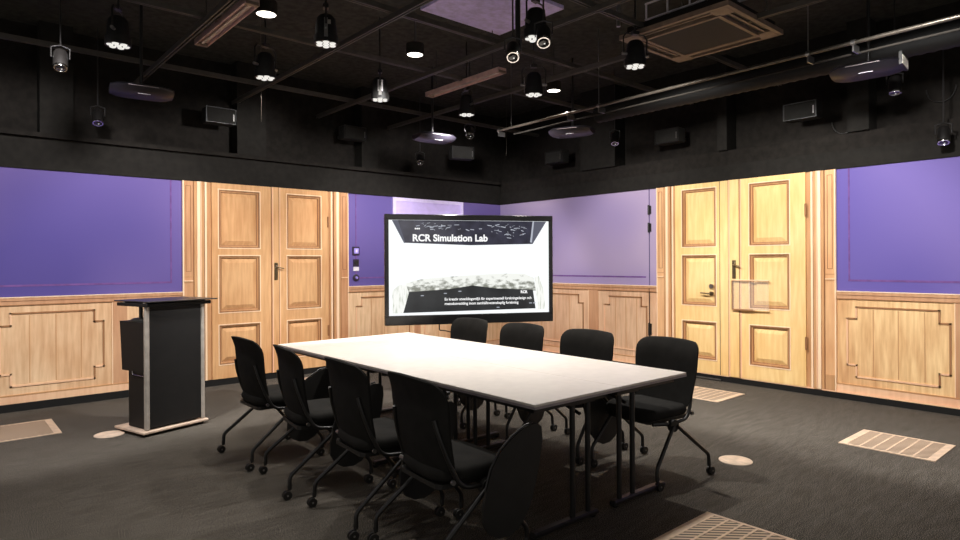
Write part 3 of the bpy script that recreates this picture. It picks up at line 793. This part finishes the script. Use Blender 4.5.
for i, (x, y, z, lb) in enumerate(SPOTS):
    if i == 0: o_ = sp0; sp0.location = (x, y, z); sp0['label'] = lb
    else: o_ = dup(sp0, (x, y, z), 0, lb)
    o_.rotation_euler = (0, 0, math.atan2(-x, y))
    for ch in kids(o_):                      # the can swivels inside its yoke
        if not ch.name.startswith('yoke'): ch.matrix_local = T(0, 0, .09) @ RX(R(-SPT[i][0])) @ T(0, 0, -.09)

# projectors
def projector(loc, rz, tilt, label, grille=False, words=True):
    e = empty('projector', loc, rz, label, 'projector', 'slim projectors hung from the ceiling')
    sec = [(-.19, .012), (-.15, -.03), (-.05, -.05), (.10, -.052), (.17, -.03), (.18, .012), (.15, .04), (-.15, .035)]
    hs = MB('projector_dark' if label.startswith('dark') else 'projector_shell')
    nseg = 10; vs = []; fs = []; n = len(sec)
    for i in range(nseg+1):
        t = -1+2*i/nseg; k = (1-abs(t)**5*.35); 
        for (a, b2) in sec: vs.append((t*.255, a*k, b2*k))
    for i in range(nseg):
        for j in range(n): fs.append((i*n+j, i*n+(j+1) % n, (i+1)*n+(j+1) % n, (i+1)*n+j))
    fs.append(list(range(n))[::-1]); fs.append([nseg*n+j for j in range(n)])
    hs.add(vs, fs); o = hs.build('shell', e, smooth=40)
    MB('table_edge').box(-.12, .12, -.190, -.186, .006, .012).build('trim_line', o)
    MB('dark_lens').lathe([(.045, 0), (.035, .012), (0, .016)], 20, T(.10, .02, .034)).build('lens', e, smooth=50)
    MB('white_plastic').box(-.04, .06, -.112, -.104, -.0445, -.041).build('marking', o) if words else None
    if grille:
        m = MB('black_plastic'); m.box(.24, .262, -.13, .13, -.03, .07); m.use('alu')
        for k in range(7): m.box(.261, .266, -.12+k*.036, -.105+k*.036, -.025, .045)
        m.build('vent_grille', e)
    m = MB('black_metal'); m.tube([(0, .04, .035), (0, .04, .90)], .014, 10); m.box(-.09, .09, -.05, .13, .033, .05); m.build('ceiling_mount', e, smooth=40)
    return e
projector((1.45, 6.33, 3.02), R(-8), 0, 'dark slim projector above the left purple wall')
projector((4.77, 6.33, 3.02), R(-8), 0, 'slim projector with lilac-lit underside above the left part of the big screen')
projector((5.83, 4.98, 3.02), R(-68), 0, 'slim projector with lilac-lit underside above the right part of the big screen')
projector((5.83, 1.80, 3.02), R(-84), 0, 'dark slim projector with an end grille, beside the metal pipe at the right', grille=True)

# loudspeakers on the black walls
def speaker(loc, rz, label):
    e = empty('wall_speaker', loc, rz, label, 'speaker', 'small black box speakers along the black upper walls')
    MB('black_plastic').bevbox(-.17, .17, 0, .16, -.09, .09, .01).build('cabinet', e)
    m = MB('black_fabric'); m.box(-.155, .155, -.008, .0, -.08, .08); m.build('speaker_grille', e)
    m = MB('black_metal'); m.ring(-.17, .17, -.09, .09, .006, -.010, .002); m.build('front_rim', e)
    MB('steel').box(.135, .147, -.012, -.008, -.05, .03).build('badge', e)
    m = MB('black_metal'); m.box(-.03, .03, .15, .45, -.02, .02); m.build('bracket', e)
speaker((2.54, 7.46, 3.17), R(0), 'small black box speaker on the upper wall above the left wooden door')
speaker((4.30, 7.46, 3.20), R(0), 'small black box speaker on the upper wall, upper right of the left wooden door')
speaker((5.84, 7.05, 3.05), R(-20), 'small black box speaker above the big screen, behind a ring spot')
speaker((6.98, 6.32, 3.01), R(-90), 'small black box speaker nearest the room corner, above the screen\'s right end')
speaker((6.98, 4.41, 3.03), R(-90), 'small black box speaker on the upper wall, upper left of the right wooden door')
speaker((6.98, 2.80, 3.05), R(-90), 'small black box speaker above the right half of the right wooden door')

# pipe rail with clamps and drop rods
def pipe(name, pts, r, mat, label, cat, n=12):
    return tag(MB(mat).tube(pts, r, n).build(name, smooth=50), label, cat)
rl = empty('lighting_pipe', (5.225, 0, 3.10), R(-1.45), 'long shiny metal pipe hung on rods along the right side of the ceiling', 'pipe')
m = MB('conduit'); m.tube([(0, -2, 0), (0, 5.80, 0)], .015, 14); m.build('pipe', rl, smooth=50)
m = MB('black_paint'); m.tube([(.09, -2, -.06), (.09, 5.6, -.06)], .009, 10); m.build('lower_pipe', rl, smooth=50)
for y in (4.18, 2.05, 5.55, .2):
    m = MB('steel'); m.tube([(0, y, .02), (0, y, .82)], .004, 6); rd = m.build('drop_rod', rl, smooth=50)
for y in (4.18, 2.05, 4.62, 1.72, 5.78):
    m = MB('steel'); m.tube([(0, y-.015, 0), (0, y+.015, 0)], .022, 12); m.box(-.008, .10, y-.006, y+.006, -.068, -.01); m.build('clamp', rl, smooth=40)
# round duct
m = MB('duct'); pr = []
for k in range(0, 150): pr.append((.105 if k % 2 else .098, -2+6.75*k/149))
m.lathe(pr, 20, RX(-PI/2))
tag(m.build('air_duct', loc=(6.05, 0, 3.22), smooth=70), 'round ribbed black air duct running behind the metal pipe on the right', 'duct')
# square cassette unit
ac = empty('ceiling_cassette', (4.55, 2.34, 3.40), 0, 'square ceiling air unit with bronze frame and dark centre panel at upper right', 'air conditioner')
m = MB('ac_bronze'); W_ = .96; H_ = 1.0
def slab_ring(m, x0, x1, y0, y1, w, z0, z1):
    m.box(x0, x1, y0, y0+w, z0, z1); m.box(x0, x1, y1-w, y1, z0, z1); m.box(x0, x0+w, y0+w, y1-w, z0, z1); m.box(x1-w, x1, y0+w, y1-w, z0, z1)
slab_ring(m, 0, W_, 0, H_, .035, -.01, .03); m.build('outer_frame', ac)
m = MB('ac_bronze'); slab_ring(m, .14, W_-.14, .14, H_-.14, .03, -.018, .03)
for (x0, x1, y0, y1) in ((.03, .17, .03, .17), (W_-.17, W_-.03, .03, .17), (.03, .17, H_-.17, H_-.03), (W_-.17, W_-.03, H_-.17, H_-.03)): m.box(x0, x1, y0, y1, -.012, .03)
m.build('inner_frame', ac)
m = MB('ac_mesh'); m.box(.165, W_-.165, .165, H_-.165, -.012, .02); m.build('intake_panel', ac)
for (x0, x1, y0, y1) in ((.17, W_-.17, .04, .14), (.17, W_-.17, H_-.14, H_-.04), (.04, .14, .17, H_-.17), (W_-.14, W_-.04, .17, H_-.17)):
    m = MB('black_plastic'); m.box(x0, x1, y0, y1, .008, .02)
    m.use('ac_bronze')
    if x1-x0 > y1-y0: m.box(x0, x1, (y0+y1)/2-.012, (y0+y1)/2+.008, -.004, .004)
    else: m.box((x0+x1)/2-.012, (x0+x1)/2+.008, y0, y1, -.004, .004)
    m.build('air_slot', ac)
m = MB('black_paint'); m.box(.05, W_-.05, .05, H_-.05, .03, .10); m.build('casing', ac)
for (x, y) in ((.1, .1), (W_-.1, .1), (.1, H_-.1), (W_-.1, H_-.1)):
    MB('steel').tube([(x, y, .10), (x, y, .52)], .006, 6).build('hanger', ac)
# ladder tray near the cassette
m = MB('white_plastic')
for z in (0, .14): m.box(-.008, .008, 0, 1.5, z-.006, z+.006)
for k in range(8): yy = .006+k*.212; m.box(-.006, .006, yy-.006, yy+.006, 0, .14)
for z in (0,): m.box(.24, .256, 0, 1.5, z-.006, z+.006)
for k in range(8): yy = .006+k*.212; m.box(0, .25, yy-.006, yy+.006, -.006, .006)
tag(m.build('cable_tray', loc=(4.80, 1.74, 3.60)), 'thin pale wire cable ladder above the cassette unit at the top of the photo', 'cable tray')
pipe('conduit_pipe', rr_path([(4.53, 2.30, 3.62), (5.02, 2.27, 3.62), (5.10, 2.27, 3.66), (5.12, 2.2, 3.92)], 5, .06), .008, 'conduit', 'thin pale conduit at the right of the cassette unit with a hooked end', 'conduit')
pipe('hanging_pole', [(4.35, 3.20, 3.42), (4.35, 3.20, 3.92)], .016, 'steel', 'short vertical metal pole at the left corner of the cassette unit', 'pole')
pipe('hanging_pole', [(3.62, 3.66, 3.2), (3.62, 3.66, 3.92)], .022, 'black_metal', 'thick black vertical pole at top centre beside the largest stage lamp', 'pole')
pipe('pull_wire', [(2.23, 5.52, 2.72), (2.23, 5.52, 3.92)], .0018, 'conduit', 'thin wire dangling below the stage lamp under the left strip fixture', 'wire', 6)
pipe('pull_wire', [(5.9, 6.2, 2.9), (5.9, 6.2, 3.92)], .002, 'conduit', 'thin wire dangling above the right part of the big screen', 'wire', 6)
for k, (px_, lb) in enumerate((((7.37, 2.50, 2.95), 'left of two thin cable loops on the black wall at the right edge'), ((7.37, 1.64, 3.12), 'right of two thin cable loops on the black wall at the right edge'))):
    x, y, z = px_
    pts = [(x, y+.12*math.cos(t), z-.14*math.sin(t)) for t in [PI*i/12 for i in range(13)]]
    pipe('cable_loop', pts, .005, 'black_metal', lb, 'cable', 8)

# ------------------------------------------------------------------ lights
def spot(loc, target, W_, size, blend, col=(1, .93, .84), rad=.06):
    l = bpy.data.lights.new('spot_lamp', 'SPOT'); l.energy = W_; l.spot_size = R(size); l.spot_blend = blend; l.color = col; l.shadow_soft_size = rad
    o = bpy.data.objects.new('spot_lamp', l); COL.objects.link(o); o.location = loc
    o.rotation_euler = (Vector(target)-Vector(loc)).to_track_quat('-Z', 'Y').to_euler()
    return o
for i, (x, y, z, a, lb) in enumerate(PARS):
    spot((x, y, z-.02), (x, y, 0), (58, 58, 80, 58, 58, 80, 165, 130)[i], 110, .8, (1, .95, .90), .018)
for (x, y) in ((3.43, 4.84), (5.355, 4.84), (1.97, 4.81)):
    spot((x, y, 3.39), (x, y, 0), 30, 120, .7, (1, .92, .82), .07)
for (x, y) in ((1.1, 3.6), (1.1, 2.3), (5.0, 1.2), (.2, 3.2), (5.6, 2.1)):   # added fill spots, without fixtures, to brighten table and carpet
    spot((x, y, 3.1), (x-(.7 if x < 2 else 0), y, 0), 70, 80, .9, (1, .95, .90), .04)
# added wall-wash spots, set apart from the projectors whose light they replace
def wash(loc, target, W_, size, col, rad=.10, blend=.35): return spot(loc, target, W_, size, blend, col, rad)
PW = 375
wash((.55, 4.75, 3.15), (.5, YW, .75), PW, 92, (1, .97, .97))
wash((3.25, 4.60, 3.05), (3.2, YW, .75), PW, 92, (1, .97, .95))
wash((4.77, 5.9, 3.05), (5.6, YW, 1.2), 165, 115, (1, .97, .97))
wash((4.6, 5.2, 3.05), (XW, 6.0, .85), 170, 100, (1, .97, .95))
wash((4.25, 3.3, 3.05), (XW, 3.6, .75), PW, 92, (1, .97, .92))
wash((4.25, 1.3, 3.05), (XW, 1.5, .75), PW, 92, (1, .97, .95))

wd = bpy.data.worlds.new('world'); S.world = wd; wd.use_nodes = True
wd.node_tree.nodes['Background'].inputs[0].default_value = (1, .95, .9, 1)
wd.node_tree.nodes['Background'].inputs[1].default_value = .33

# ------------------------------------------------------------------ camera
cd = bpy.data.cameras.new('camera'); cam = bpy.data.objects.new('camera', cd); COL.objects.link(cam)
f_px = 628.29
cd.sensor_fit = 'HORIZONTAL'; cd.sensor_width = 36; cd.lens = 36*f_px/960; cd.shift_y = -7.64/960; cd.clip_start = .05
U = Vector((.7533, -.6577, 0)).normalized()      # camera right in the level plane
F = Vector((.6577, .7533, 0)).normalized()
ro = R(-.307); cs, sn = math.cos(ro), math.sin(ro)
up = Vector((0, 0, 1))
rx = U*cs+up*sn; uy = U*(-sn)+up*cs
M = Matrix((rx, uy, -F)).transposed().to_4x4(); M.translation = Vector((0, 0, 1.45))
cam.matrix_world = M
S.camera = cam
S.view_settings.view_transform = 'Standard'; S.view_settings.look = 'None'; S.view_settings.gamma = 1; S.view_settings.exposure = 0
